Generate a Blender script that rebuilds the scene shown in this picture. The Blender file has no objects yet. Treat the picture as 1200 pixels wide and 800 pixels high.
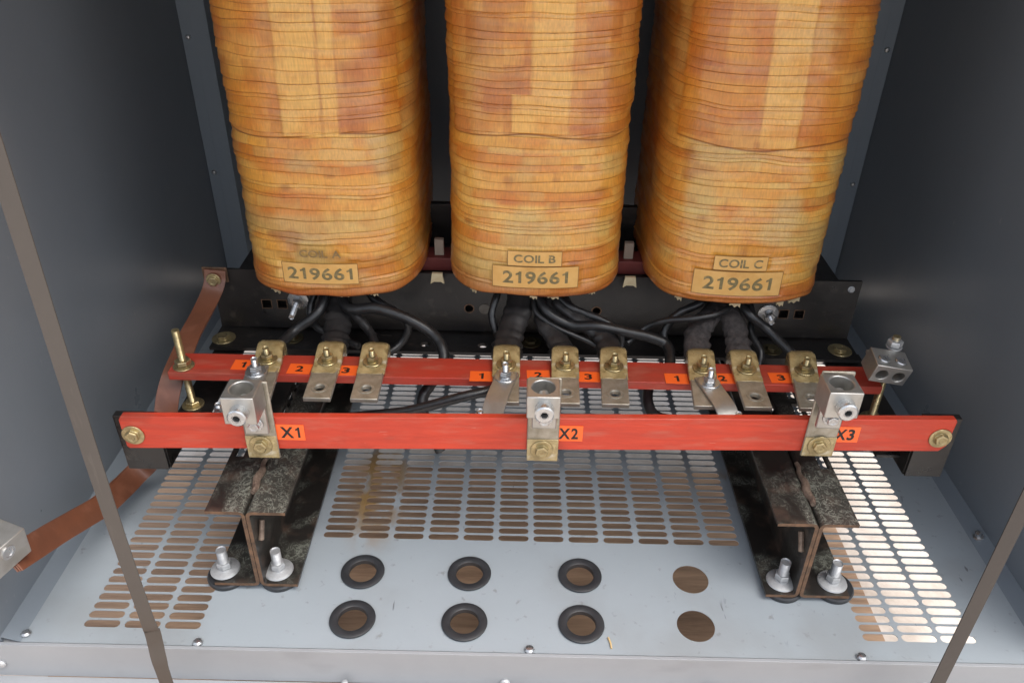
import bpy, math, random
import numpy as np
from mathutils import Vector, Matrix, Euler
random.seed(7); rng=np.random.default_rng(11)
S=bpy.context.scene; COL=S.collection
rad=math.radians

# ------------------------------------------------------------------ materials
MATS={}
def mat(name, col, rough=.5, metal=0., coat=0., nscale=0, namt=0., col2=None, bump=0., bscale=60, rvar=0., spec=.5, stretch=(1,1,1), detail=6, lo=.35, hi=.65, attr=None):
    if name in MATS: return MATS[name]
    m=bpy.data.materials.new(name); m.use_nodes=True; nt=m.node_tree; N=nt.nodes; L=nt.links
    b=N['Principled BSDF']; b.inputs['Base Color'].default_value=(*col,1); b.inputs['Roughness'].default_value=rough
    b.inputs['Metallic'].default_value=metal; b.inputs['Coat Weight'].default_value=coat; b.inputs['Coat Roughness'].default_value=.25
    b.inputs['Specular IOR Level'].default_value=spec
    tc=N.new('ShaderNodeTexCoord'); mp=N.new('ShaderNodeMapping'); mp.inputs['Scale'].default_value=stretch
    L.new(tc.outputs['Object'],mp.inputs[0])
    if nscale:
        n=N.new('ShaderNodeTexNoise'); n.inputs['Scale'].default_value=nscale; n.inputs['Detail'].default_value=detail; n.inputs['Roughness'].default_value=.65
        L.new(mp.outputs[0],n.inputs['Vector'])
        r=N.new('ShaderNodeMapRange'); r.inputs[1].default_value=lo; r.inputs[2].default_value=hi; L.new(n.outputs[0],r.inputs[0])
        mx=N.new('ShaderNodeMix'); mx.data_type='RGBA'; mx.inputs[6].default_value=(*col,1); mx.inputs[7].default_value=(*(col2 or col),1)
        k=N.new('ShaderNodeMath'); k.operation='MULTIPLY'; k.inputs[1].default_value=namt; L.new(r.outputs[0],k.inputs[0]); L.new(k.outputs[0],mx.inputs[0])
        L.new(mx.outputs[2],b.inputs['Base Color'])
        if rvar:
            q=N.new('ShaderNodeMapRange'); q.inputs[1].default_value=.3; q.inputs[2].default_value=.7; q.inputs[3].default_value=rough-rvar; q.inputs[4].default_value=rough+rvar
            L.new(n.outputs[0],q.inputs[0]); L.new(q.outputs[0],b.inputs['Roughness'])
    if bump:
        n2=N.new('ShaderNodeTexNoise'); n2.inputs['Scale'].default_value=bscale; n2.inputs['Detail'].default_value=5; L.new(mp.outputs[0],n2.inputs['Vector'])
        bp=N.new('ShaderNodeBump'); bp.inputs['Strength'].default_value=bump; bp.inputs['Distance'].default_value=.002; L.new(n2.outputs[0],bp.inputs['Height']); L.new(bp.outputs[0],b.inputs['Normal'])
    MATS[name]=m; return m
PAINT =mat('grey_paint',(.315,.352,.382),.42,0,0,9,.35,(.28,.315,.34),.05,180,rvar=.06)
PAINTF=mat('shaded_edge_paint',(.19,.22,.25),.42,0,0,9,.35,(.165,.19,.22),.05,180)  # pan paint darkened: shade of the sloping edge put into the colour
PAINTW=mat('shaded_wall_paint',(.168,.190,.216),.32,0,0,4,.4,(.148,.168,.19),.05,160,rvar=.05)  # cabinet paint darkened: shade of the grazed walls put into the colour
def floor_paint():
    m=PAINT.copy(); m.name='worn_floor_paint'; nt=m.node_tree; N=nt.nodes; L=nt.links; b=N['Principled BSDF']; tc=[n for n in N if n.type=='TEX_COORD'][0]
    src=b.inputs['Base Color'].links[0].from_socket
    def noise(sc,st,det=6,loc=(0,0,0),dist=0):
        mp=N.new('ShaderNodeMapping'); mp.inputs['Scale'].default_value=st; mp.inputs['Location'].default_value=loc; L.new(tc.outputs['Object'],mp.inputs[0])
        n=N.new('ShaderNodeTexNoise'); n.inputs['Scale'].default_value=sc; n.inputs['Detail'].default_value=det; n.inputs['Distortion'].default_value=dist; L.new(mp.outputs[0],n.inputs['Vector']); return n.outputs[0]
    def mr(s_,a,c,lo=0,hi=1):
        r=N.new('ShaderNodeMapRange'); r.interpolation_type='SMOOTHSTEP'; r.inputs[1].default_value=a; r.inputs[2].default_value=c; r.inputs[3].default_value=lo; r.inputs[4].default_value=hi; L.new(s_,r.inputs[0]); return r.outputs[0]
    def mul(a,c):
        k=N.new('ShaderNodeMath'); k.operation='MULTIPLY'; L.new(a,k.inputs[0]); L.new(c,k.inputs[1]); return k.outputs[0]
    def lay(src,f,col):
        mx=N.new('ShaderNodeMix'); mx.data_type='RGBA'; L.new(f,mx.inputs[0]); L.new(src,mx.inputs[6]); mx.inputs[7].default_value=(*col,1); return mx.outputs[2]
    def spot(cx,cy,rx,ry):
        mp=N.new('ShaderNodeMapping'); mp.inputs['Location'].default_value=(-cx/rx,-cy/ry,0); mp.inputs['Scale'].default_value=(1/rx,1/ry,0); L.new(tc.outputs['Object'],mp.inputs[0])
        g=N.new('ShaderNodeVectorMath'); g.operation='LENGTH'; L.new(mp.outputs[0],g.inputs[0]); return mr(g.outputs['Value'],.35,1.,1,0)
    c=lay(src,mr(noise(5,(1,1,1),8),.48,.70,0,.40),(.22,.225,.22))
    c=lay(c,mr(noise(60,(1,1,1),4),.63,.74,0,.6),(.18,.18,.17))
    c=lay(c,mul(spot(-.270,-.19,.07,.19),mr(noise(26,(1,.6,1),6),.38,.56)),(.27,.17,.07))
    c=lay(c,mul(spot(.36,-.14,.12,.2),mr(noise(20,(1,.6,1),6),.5,.66,0,.6)),(.24,.17,.09))
    c=lay(c,mul(mr(noise(9,(1,1,1),2,(3,1,0)),.5,.6),mr(noise(70,(1,.18,1),3,(1,4,0),.6),.69,.72,0,.8)),(.09,.095,.10))
    L.new(c,b.inputs['Base Color']); return m
SILLP =mat('bounce_lit_sill_paint',(.32,.33,.345),.45,0,0,6,.5,(.27,.28,.295),.05,150)  # cabinet paint turned neutral: warm light off the ground put into the colour
BLACK =mat('black_varnished_steel',(.010,.0095,.0095),.36,0,.15,14,.5,(.024,.019,.016),.25,70,rvar=.12)
GRIMY =None
RED   =mat('red_fibreglass',(.56,.052,.022),.5,0,0,60,.7,(.40,.038,.02),.25,240,stretch=(.15,1,1.5))
REDD  =mat('dusty_red_fibreglass',(.45,.040,.02),.5,0,0,36,.8,(.30,.05,.032),.12,220,stretch=(.25,1,1.5))
ALU   =mat('aluminium',(.52,.51,.485),.40,.85,0,30,.6,(.40,.39,.36),.08,150,rvar=.1)
ALUD  =mat('varnish_stained_aluminium',(.42,.39,.33),.42,.6,.2,45,.9,(.27,.24,.18),.2,110,rvar=.12)
RESIN =mat('amber_resin',(.47,.37,.185),.26,.12,.7,38,.9,(.22,.155,.06),.5,70,rvar=.1)
BRASS =mat('yellow_zinc',(.52,.43,.24),.33,.8,.1,60,.8,(.26,.21,.11),.1,200,rvar=.1)
ZINC  =mat('bright_zinc',(.60,.61,.62),.30,.9,0,60,.5,(.42,.42,.42),.1,200,rvar=.1)
GALV  =mat('galvanised',(.55,.56,.57),.5,.6,0,80,.7,(.40,.41,.42),.3,200,rvar=.1)
RUBBER=mat('black_rubber',(.022,.023,.026),.45,0,0,50,.5,(.04,.042,.046),.1,90)
COPPER=mat('brown_insulated_strap',(.185,.068,.036),.35,.0,.3,18,.6,(.12,.046,.026),.1,40,rvar=.08)
CABLE =mat('black_cable_jacket',(.009,.009,.010),.38,0,.15,60,.5,(.03,.03,.03),.25,90)
TAPE  =mat('black_cloth_tape',(.012,.0115,.012),.5,0,.15,25,.7,(.045,.04,.038),.8,45)
SLEEVE=mat('grey_braided_sleeve',(.07,.058,.055),.75,0,0,120,.9,(.022,.02,.02),.9,160)
BAND  =mat('steel_band',(.095,.082,.072),.45,.25,0,8,.5,(.065,.056,.05),.1,60,stretch=(1,1,.3))
CREAM =mat('cream_spacer',(.62,.52,.34),.5,0,0,40,.6,(.42,.32,.16),.2,90)
BOARD =mat('brown_red_board',(.17,.035,.03),.5,0,0,30,.5,(.1,.02,.02),.2,60)
STK   =mat('orange_sticker',(.93,.135,.02),.35,0,.2,20,.3,(.84,.11,.015))
INK_AND_SHADE   =mat('black_ink_and_socket_shade',(.012,.010,.01),.5)  # sticker print, also the painted shade in the set screw sockets
WOOD  =mat('weathered_plywood',(.47,.30,.185),.7,0,0,14,1.,(.21,.125,.075),.4,60,stretch=(.25,2.2,1),detail=8)
CONC  =mat('concrete',(.66,.60,.54),.85,0,0,9,1.,(.46,.39,.33),.5,90,detail=9)
PAPER =mat('varnished_paper',(.74,.45,.15),.42,0,.25,40,.6,(.64,.33,.08),.08,150)
PAPERD=mat('aged_paper_edge',(.22,.12,.04),.5)
STAMP =mat('stamp_ink',(.15,.125,.055),.5,0,0,150,.8,(.27,.21,.10))
STAMPF=mat('faded_stamp_ink',(.20,.13,.05),.5,0,0,150,.8,(.34,.22,.09))
STRAW =mat('dry_straw',(.6,.42,.2),.6)
RUST  =mat('rusty_cut_steel',(.19,.105,.06),.6,.2,0,60,.9,(.07,.045,.03),.4,120)

def wear(m,col,sc,lo,hi,st,amt,loc=(0,0,0),dist=0.):
    nt=m.node_tree; N=nt.nodes; L=nt.links; b=N['Principled BSDF']; tc=[n for n in N if n.type=='TEX_COORD'][0]
    mp=N.new('ShaderNodeMapping'); mp.inputs['Scale'].default_value=st; mp.inputs['Location'].default_value=loc; L.new(tc.outputs['Object'],mp.inputs[0])
    n=N.new('ShaderNodeTexNoise'); n.inputs['Scale'].default_value=sc; n.inputs['Detail'].default_value=6; n.inputs['Distortion'].default_value=dist; L.new(mp.outputs[0],n.inputs['Vector'])
    r=N.new('ShaderNodeMapRange'); r.inputs[1].default_value=lo; r.inputs[2].default_value=hi; r.inputs[4].default_value=amt; L.new(n.outputs[0],r.inputs[0])
    mx=N.new('ShaderNodeMix'); mx.data_type='RGBA'; L.new(r.outputs[0],mx.inputs[0])
    if b.inputs['Base Color'].is_linked: L.new(b.inputs['Base Color'].links[0].from_socket,mx.inputs[6])
    else: mx.inputs[6].default_value=b.inputs['Base Color'].default_value
    mx.inputs[7].default_value=(*col,1); L.new(mx.outputs[2],b.inputs['Base Color'])
for m_ in (RED,REDD):
    wear(m_,(.46,.15,.10),60,.52,.72,(.3,1,1.4),.38)          # dusty scuffs
    wear(m_,(.16,.02,.012),16,.60,.75,(.6,1,1),.5,(2,1,0))    # darker handling marks
    wear(m_,(.62,.36,.28),130,.70,.76,(.12,1,1),.7,(5,2,0))   # fine scratches
wear(ALU,(.30,.28,.25),22,.52,.70,(1,1,1),.6,(1,1,0)); wear(ALUD,(.55,.53,.48),60,.62,.72,(1,1,.4),.6)
wear(RESIN,(.13,.085,.03),55,.58,.70,(1,1,1),.7,(4,0,0)); wear(RESIN,(.60,.56,.44),40,.60,.72,(.5,1.6,1),.7,(0,3,0))
wear(COPPER,(.30,.13,.08),26,.58,.75,(1,1,1),.5); wear(BAND,(.25,.22,.19),40,.62,.74,(1,1,.15),.5)
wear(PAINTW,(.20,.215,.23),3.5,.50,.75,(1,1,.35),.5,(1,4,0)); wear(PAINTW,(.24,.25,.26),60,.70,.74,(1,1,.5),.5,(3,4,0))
wear(SILLP,(.22,.225,.23),20,.60,.75,(.4,1,1),.4); wear(STAMP,(.50,.33,.12),140,.55,.70,(1,1,1),.8)
wear(PAPER,(.50,.24,.055),26,.52,.72,(1,1,1),.55,(2,2,0))
wear(BLACK,(.055,.045,.038),30,.60,.72,(1,1,1),.7,(3,3,0)); wear(BLACK,(.10,.09,.08),170,.70,.74,(1,1,1),.6)
def grimy():
    m=bpy.data.materials.new('grimy_black_steel'); m.use_nodes=True; nt=m.node_tree; N=nt.nodes; L=nt.links
    b=N['Principled BSDF']; b.inputs['Roughness'].default_value=.42; b.inputs['Coat Weight'].default_value=.15
    tc=N.new('ShaderNodeTexCoord')
    big=N.new('ShaderNodeTexNoise'); big.inputs['Scale'].default_value=11; big.inputs['Detail'].default_value=4; big.inputs['Distortion'].default_value=.8
    v=N.new('ShaderNodeTexNoise'); v.inputs['Scale'].default_value=230; v.inputs['Detail'].default_value=5; v.inputs['Distortion'].default_value=2.5
    mid=N.new('ShaderNodeTexNoise'); mid.inputs['Scale'].default_value=32; mid.inputs['Detail'].default_value=6
    for n in (big,v,mid): L.new(tc.outputs['Object'],n.inputs['Vector'])
    def mr(src,a,c,lo=0,hi=1):
        r=N.new('ShaderNodeMapRange'); r.inputs[1].default_value=a; r.inputs[2].default_value=c; r.inputs[3].default_value=lo; r.inputs[4].default_value=hi; L.new(src,r.inputs[0]); return r.outputs[0]
    def mul(a,c):
        k=N.new('ShaderNodeMath'); k.operation='MULTIPLY'; L.new(a,k.inputs[0]); L.new(c,k.inputs[1]); return k.outputs[0]
    geo=N.new('ShaderNodeNewGeometry'); sep=N.new('ShaderNodeSeparateXYZ'); L.new(geo.outputs['Normal'],sep.inputs[0])
    up=mr(sep.outputs[2],.5,.9,.25,1)     # dust and varnish crystals settle on upward faces
    rg=N.new('ShaderNodeTexNoise'); rg.inputs['Scale'].default_value=95; rg.inputs['Detail'].default_value=3; rg.inputs['Distortion'].default_value=1.2; L.new(tc.outputs['Object'],rg.inputs['Vector'])
    sb=N.new('ShaderNodeMath'); sb.operation='SUBTRACT'; sb.inputs[1].default_value=.5; L.new(rg.outputs[0],sb.inputs[0])
    ab=N.new('ShaderNodeMath'); ab.operation='ABSOLUTE'; L.new(sb.outputs[0],ab.inputs[0])
    f=mul(mul(mr(big.outputs[0],.46,.62),mr(ab.outputs[0],.0,.055,1,.18)),mul(up,mr(v.outputs[0],.35,.6,.45,1)))
    mx=N.new('ShaderNodeMix'); mx.data_type='RGBA'; mx.inputs[6].default_value=(.018,.0155,.0135,1); mx.inputs[7].default_value=(.060,.040,.030,1); L.new(mr(mid.outputs[0],.52,.72),mx.inputs[0])
    m2=N.new('ShaderNodeMix'); m2.data_type='RGBA'; L.new(mx.outputs[2],m2.inputs[6]); m2.inputs[7].default_value=(.235,.245,.205,1); L.new(f,m2.inputs[0])
    L.new(m2.outputs[2],b.inputs['Base Color'])
    bp=N.new('ShaderNodeBump'); bp.inputs['Strength'].default_value=.35; bp.inputs['Distance'].default_value=.002; L.new(mid.outputs[0],bp.inputs['Height']); L.new(bp.outputs[0],b.inputs['Normal'])
    return m
GRIMY=grimy()

# ------------------------------------------------------------------ mesh builder
class MB:
    def __init__(s): s.v=[];s.f=[];s.m=[]
    def add(s,v,f,mi=0,M=None):
        o=len(s.v)
        for p in v:
            p=Vector(p); s.v.append(tuple(M@p) if M else tuple(p))
        for q in f: s.f.append(tuple(o+i for i in q)); s.m.append(mi)
        return s
    def box(s,a,b,mi=0,M=None):
        (x0,y0,z0),(x1,y1,z1)=a,b
        v=[(x0,y0,z0),(x1,y0,z0),(x1,y1,z0),(x0,y1,z0),(x0,y0,z1),(x1,y0,z1),(x1,y1,z1),(x0,y1,z1)]
        return s.add(v,[(3,2,1,0),(4,5,6,7),(0,1,5,4),(1,2,6,5),(2,3,7,6),(3,0,4,7)],mi,M)
    def lathe(s,prof,n=24,mi=0,M=None,ph=0.):   # prof: (r,z) from the axis out and back, closed if it starts and ends at r=0
        v=[];f=[];k=len(prof)
        for i in range(n):
            a=2*math.pi*i/n+ph
            for r,z in prof: v.append((r*math.cos(a),r*math.sin(a),z))
        for i in range(n):
            j=(i+1)%n
            for q in range(k-1):
                if prof[q][0]<1e-9 and prof[q+1][0]<1e-9: continue
                if prof[q][0]<1e-9: f.append((i*k+q,j*k+q+1,i*k+q+1)[::-1])
                elif prof[q+1][0]<1e-9: f.append((i*k+q,j*k+q,i*k+q+1)[::-1])
                else: f.append((i*k+q,i*k+q+1,j*k+q+1,j*k+q))
        return s.add(v,f,mi,M)
    def ring(s,prof,n=24,mi=0,M=None,ph=0.): return s.lathe(list(prof)+[prof[0]],n,mi,M,ph)
    def prism(s,poly,y0,y1,mi=0,M=None,endmat=None):    # polygon in xz, extruded along y
        n=len(poly); v=[(x,y0,z) for x,z in poly]+[(x,y1,z) for x,z in poly]
        s.add(v,[(i,(i+1)%n,(i+1)%n+n,i+n) for i in range(n)],mi,M)
        s.add(v,[tuple(range(n))[::-1]],mi if endmat is None else endmat,M); s.add(v,[tuple(range(n,2*n))],mi if endmat is None else endmat,M)
        return s
    def tube(s,pts,rs,n=12,mi=0,flat=1.,flatdir=None,wob=0.):
        pts=[Vector(p) for p in pts]; N=len(pts); o=len(s.v); up=Vector((0,0,1)); prev=None
        for i,p in enumerate(pts):
            t=(pts[min(i+1,N-1)]-pts[max(i-1,0)]).normalized()
            ref=Vector(flatdir) if flatdir else (prev if prev is not None else (up if abs(t.z)<.9 else Vector((1,0,0))))
            b=(ref-t*ref.dot(t)).normalized(); a=t.cross(b); prev=b
            r=rs[i] if hasattr(rs,'__len__') else rs
            for k in range(n):
                an=2*math.pi*k/n; rr=r*(1+wob*(random.random()-.5)) 
                s.v.append(tuple(p+b*math.cos(an)*rr+a*math.sin(an)*rr*flat))
        for i in range(N-1):
            for k in range(n):
                k2=(k+1)%n; s.f.append((o+i*n+k,o+i*n+k2,o+(i+1)*n+k2,o+(i+1)*n+k)); s.m.append(mi)
        s.f.append(tuple(o+k for k in range(n))[::-1]); s.m.append(mi); s.f.append(tuple(o+(N-1)*n+k for k in range(n))); s.m.append(mi)
        return s
WORLD={}
def finish(name,me,mats,parent=None,label=None,bevel=0.,seg=2,angle=35,origin=None,smooth=True):
    mi=np.zeros(len(me.polygons),dtype=np.int32); me.polygons.foreach_get('material_index',mi); me.materials.clear()
    for m in (mats if isinstance(mats,(list,tuple)) else [mats]): me.materials.append(m)
    me.polygons.foreach_set('material_index',mi)
    co=np.empty(len(me.vertices)*3); me.vertices.foreach_get('co',co); co=co.reshape(-1,3)
    c=Vector(origin) if origin is not None else Vector(((co.max(0)+co.min(0))/2).tolist())
    me.transform(Matrix.Translation(-c))
    if smooth:
        me.polygons.foreach_set('use_smooth',[True]*len(me.polygons)); me.set_sharp_from_angle(angle=rad(angle))
    me.update()
    o=bpy.data.objects.new(name,me); COL.objects.link(o); WORLD[o]=c
    place(o,parent)
    if label: o['label']=label
    if bevel:
        b=o.modifiers.new('bevel','BEVEL'); b.width=bevel; b.segments=seg; b.limit_method='ANGLE'; b.angle_limit=rad(40); b.harden_normals=False
    return o
def place(o,parent):
    c=WORLD[o]
    if parent is not None: o.parent=parent; o.location=c-WORLD[parent]
    else: o.location=c
def build(mb,name,mats,parent=None,**k):
    me=bpy.data.meshes.new(name); me.from_pydata(mb.v,[],mb.f); me.validate()
    for i,p in enumerate(me.polygons): pass
    if len(me.polygons)==len(mb.m): me.polygons.foreach_set('material_index',mb.m)
    import bmesh
    bm=bmesh.new(); bm.from_mesh(me); bmesh.ops.remove_doubles(bm,verts=bm.verts,dist=1e-6); bmesh.ops.recalc_face_normals(bm,faces=bm.faces); bm.to_mesh(me); bm.free()
    return finish(name,me,mats,parent,**k)
def twin(src,parent,move,label=None):     # a copy sharing mesh data, moved to another place in the world
    o=src.copy(); COL.objects.link(o); WORLD[o]=Vector(move); place(o,parent)
    if label: o['label']=label
    elif 'label' in o: del o['label']
    return o
def thing(name,loc,label,cat,group=None):
    o=bpy.data.objects.new(name,None); COL.objects.link(o); o.location=loc; o.empty_display_size=.05; WORLD[o]=Vector(loc); return tag(o,label,cat,group)
def tag(o,label,cat,group=None,kind=None):
    if label: o['label']=label
    if cat: o['category']=cat
    if group: o['group']=group
    if kind: o['kind']=kind
    return o
def cut(o,mb):     # subtract closed solids from a mesh
    me=bpy.data.meshes.new('cutter'); me.from_pydata(mb.v,[],mb.f)
    import bmesh
    bm=bmesh.new(); bm.from_mesh(me); bmesh.ops.remove_doubles(bm,verts=bm.verts,dist=1e-6); bmesh.ops.recalc_face_normals(bm,faces=bm.faces); bm.to_mesh(me); bm.free()
    c=bpy.data.objects.new('cutter',me); COL.objects.link(c)
    par=o.parent; loc=o.location.copy(); o.parent=None; o.location=WORLD[o]
    m=o.modifiers.new('cut','BOOLEAN'); m.object=c; m.solver='EXACT'
    mods=[x for x in o.modifiers if x.type=='BEVEL']; 
    for x in mods: x.show_viewport=False
    bpy.context.view_layer.update(); dg=bpy.context.evaluated_depsgraph_get()
    nm=bpy.data.meshes.new_from_object(o.evaluated_get(dg)); o.modifiers.remove(m)
    for x in mods: x.show_viewport=True
    o.data=nm; o.parent=par; o.location=loc; bpy.data.objects.remove(c)
    nm.polygons.foreach_set('use_smooth',[True]*len(nm.polygons)); nm.set_sharp_from_angle(angle=rad(35)); nm.update()
def sheet(outline,holes,th):      # flat plate in xy with holes, thickness th centred on z=0
    cu=bpy.data.curves.new('s','CURVE'); cu.dimensions='2D'; cu.fill_mode='BOTH'; cu.extrude=th/2
    for lp in [outline]+holes:
        sp=cu.splines.new('POLY'); sp.points.add(len(lp)-1)
        for i,p in enumerate(lp): sp.points[i].co=(p[0],p[1],0,1)
        sp.use_cyclic_u=True
    o=bpy.data.objects.new('s',cu); COL.objects.link(o); bpy.context.view_layer.update()
    me=bpy.data.meshes.new_from_object(o.evaluated_get(bpy.context.evaluated_depsgraph_get())); bpy.data.objects.remove(o); bpy.data.curves.remove(cu)
    return me
def glyph(ch,bold):
    if ch=='1': return [(.17,0),(.31,0),(.31,.70),(.20,.70),(.155,.625),(.04,.575),(.04,.465),(.17,.51)],[(0,1,2,7),(2,3,4,7),(4,5,6,7)],.42
    cu=bpy.data.curves.new('t','FONT'); cu.body=ch; cu.offset=bold; cu.resolution_u=4
    o=bpy.data.objects.new('t',cu); COL.objects.link(o); bpy.context.view_layer.update()
    me=bpy.data.meshes.new_from_object(o.evaluated_get(bpy.context.evaluated_depsgraph_get())); bpy.data.objects.remove(o)
    v=[tuple(x.co)[:2] for x in me.vertices]; f=[tuple(p.vertices) for p in me.polygons]; bpy.data.meshes.remove(me)
    x0=min(p[0] for p in v); w=max(p[0] for p in v)-x0
    return [(p[0]-x0,p[1]) for p in v],f,w
def text_mesh(s,bold=.0,gap=.075):
    v=[];f=[];x=0
    for ch in s:
        if ch==' ': x+=.26; continue
        a,b,w=glyph(ch,bold); k=1.0
        if ch.isdigit() and ch!='1': k=.50/w      # even figure widths
        o=len(v); v+=[(x+p[0]*k,p[1]) for p in a]; f+=[tuple(o+i for i in q) for q in b]; x+=w*k+gap
    xs=[p[0] for p in v]; ys=[p[1] for p in v]; x0,x1,y0,y1=min(xs),max(xs),min(ys),max(ys)
    return [((p[0]-x0)/(x1-x0)-.5,(p[1]-y0)/(y1-y0)-.5) for p in v],f     # unit box centred
def circ(cx,cy,r,n=28,sx=1.,sy=1.): return [(cx+r*sx*math.cos(2*math.pi*i/n),cy+r*sy*math.sin(2*math.pi*i/n)) for i in range(n)]
def slot(cx,cy,L,H,n=4):
    r=H/2*.92; a=L/2-r; p=[]
    for sx,base in ((1,-90),(-1,90)):
        for i in range(n+1):
            t=rad(base+180*i/n); p.append((cx+sx*a+r*math.cos(t),cy+H/2*math.sin(t)))
    return p
def smoothpath(pts,k=6):
    P=[Vector(p) for p in pts]; P=[2*P[0]-P[1]]+P+[2*P[-1]-P[-2]]; out=[]
    for i in range(1,len(P)-2):
        for j in range(k):
            t=j/k; a,b,c,d=P[i-1:i+3]
            out.append(.5*((2*b)+(c-a)*t+(2*a-5*b+4*c-d)*t*t+(3*b-a-3*c+d)*t**3))
    out.append(P[-2]); return out
RX=lambda a: Matrix.Rotation(rad(a),4,'X'); RY=lambda a: Matrix.Rotation(rad(a),4,'Y'); RZ=lambda a: Matrix.Rotation(rad(a),4,'Z'); T=lambda *p: Matrix.Translation(p)

# ------------------------------------------------------------------ setting
g=build(MB().box((-30,-30,-.36),(30,30,-.28)),'ground',CONC); tag(g,None,None,kind='structure')
w=build(MB().box((-.80,.38,-.276),(.69,1.42,-.258)),'plywood_sheet',WOOD,bevel=.001); tag(w,'brown weathered plywood sheet lying on the ground beneath the grey cabinet floor','plywood')
cr=MB()
for i in range(46):
    x=random.uniform(-.55,-.22); y=random.uniform(.60,.75); r=random.uniform(.006,.02)
    cr.lathe([(0,-.4*r),(r*.8,-.3*r),(r,0),(r*.6,.35*r),(0,.5*r)],6,0,T(x,y,-.25)@RZ(random.uniform(0,90))@RX(random.uniform(-20,20)))
tag(build(cr,'gravel',mat('pale_gravel',(.6,.58,.55),.8,0,0,20,.8,(.35,.33,.3),.4,60),angle=20),'scattered pale gravel below the front sill',None,kind='stuff')

# ------------------------------------------------------------------ enclosure
XL,XR,YF,YB=-.702,.766,.735,1.80; WL,WR=-.7275,.7905
ENC=thing('transformer_enclosure',(.03,1.2,0),'open grey painted steel cabinet with slotted floor that holds the transformer','cabinet')
holes=[]; centres=[(-.234,.875),(-.066,.876),(.108,.877),(.282,.876),(-.234,.785),(-.068,.784),(.105,.785),(.275,.788)]
for x,y in centres: holes.append(circ(x,y,.028 if x>.2 else .026))
for x0,n,L,p,y0 in ((-.626,3,.053,.0595,.7695),(-.313,12,.0505,.058,.9545),(.517,3,.052,.057,.7745)):
    for r in range(200):
        y=y0+r*.0165
        if y>1.69: break
        for c in range(n): holes.append(slot(x0+L/2+c*p,y,L,.0129))
me=sheet([(XL,YF),(XR,YF),(XR,YB),(XL,YB)],holes,.0010)
me.transform(T(0,0,-.0005)); pan=finish('floor_pan',me,floor_paint(),ENC,angle=30)
for x,xw in ((XL,WL),(XR,WR)):      # shallow sloping edge of the pan
    build(MB().prism([(x,-.0009),(x,.0002),(xw,.0105),(xw,.0095)] if x>0 else [(xw,.0095),(xw,.0105),(x,.0002),(x,-.0009)],YF,YB),'floor_flange',PAINTF,ENC,smooth=False)
build(MB().box((WL-.004,.7345,.0),(WL,1.85,1.30)),'side_panel',PAINTW,ENC)
build(MB().box((WR,.7345,.0),(WR+.004,1.85,1.30)),'side_panel',PAINTW,ENC)
build(MB().box((WL-.004,1.851,.0),(WR+.004,1.856,1.30)),'rear_panel',PAINTW,ENC)
build(MB().box((WL-.01,.725,1.301),(WR+.01,1.86,1.306)),'roof_panel',PAINTW,ENC)
for s,x in ((1,WL+.0005),(-1,WR-.0005)):
    mb=MB(); x1=x+s*.027; x2=x+s*.062
    mb.box((min(x,x1),1.798,.0),(max(x,x1),1.801,1.30)); mb.box((min(x1,x2),1.792,.0),(max(x1,x2),1.7955,1.30)); mb.box((min(x2,x2-s*.002),1.7955,.0),(max(x2,x2-s*.002),1.845,1.30))
    build(mb,'corner_post',mat('grey_post_paint',(.22,.255,.29),.4,0,0,9,.3,(.2,.23,.26)),ENC,bevel=.0008)
    scr=MB().lathe([(0,-.004),(.0045,-.004),(.006,-.001),(.0055,.0),(.0055,.003),(.004,.0055),(.0015,.006),(.0015,.004),(0,.004)],14,0,T(x+s*.014,1.798,.601)@RX(90))
    s0=build(scr,'screw',ZINC,ENC)
    for z in (.299,.905,1.15): twin(s0,ENC,WORLD[s0]+Vector((0,0,z-.601)))
# sill
mb=MB(); mb.box((-.80,.728,-.068),(.86,.733,.002)); mb.box((-.80,.700,-.0715),(.86,.7275,-.0685)); mb.box((-.80,.7335,-.0035),(.86,.750,-.0026))
build(mb,'front_sill',SILLP,ENC,bevel=.0012)
sc=MB().lathe([(0,0),(.007,0),(.0075,.002),(.006,.0045),(.002,.006),(.0015,.0045),(0,.0045)],16,0,T(-.738,.728,-.040)@RX(90))
s0=build(sc,'screw',GALV,ENC)
for x,z in ((-.006,-.058),(.60,-.045)): twin(s0,ENC,(x,WORLD[s0].y,z))
sc=MB().lathe([(0,0),(.0075,0),(.0075,.0018),(.0055,.0045),(.002,.0055),(0,.0055)],16,0,T(-.700,.748,.0005)@RX(-12))
s0=build(sc,'screw',ZINC,ENC)
for x in (-.448,.028,.503): twin(s0,ENC,(x,.7395,.003))
hx=MB().lathe([(0,0),(.0085,0),(.0085,.007),(0,.007)],6,0,T(-.237,.714,-.0683)).lathe([(0,.006),(.0045,.006),(.0045,.022),(0,.024)],14,0,T(-.237,.714,-.0683))
s0=build(hx,'hex_bolt',GALV,ENC,bevel=.0005); twin(s0,ENC,WORLD[s0]+Vector((.528,0,0)))
for p in ((.7785,.974,.0052),(.7785,1.45,.0052)):
    sw=MB().lathe([(0,0),(.0085,0),(.0085,.002),(.005,.003),(.005,.012),(0,.013)],8,0,T(*p)@RY(-22)); build(sw,'screw',ZINC,ENC)
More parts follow.
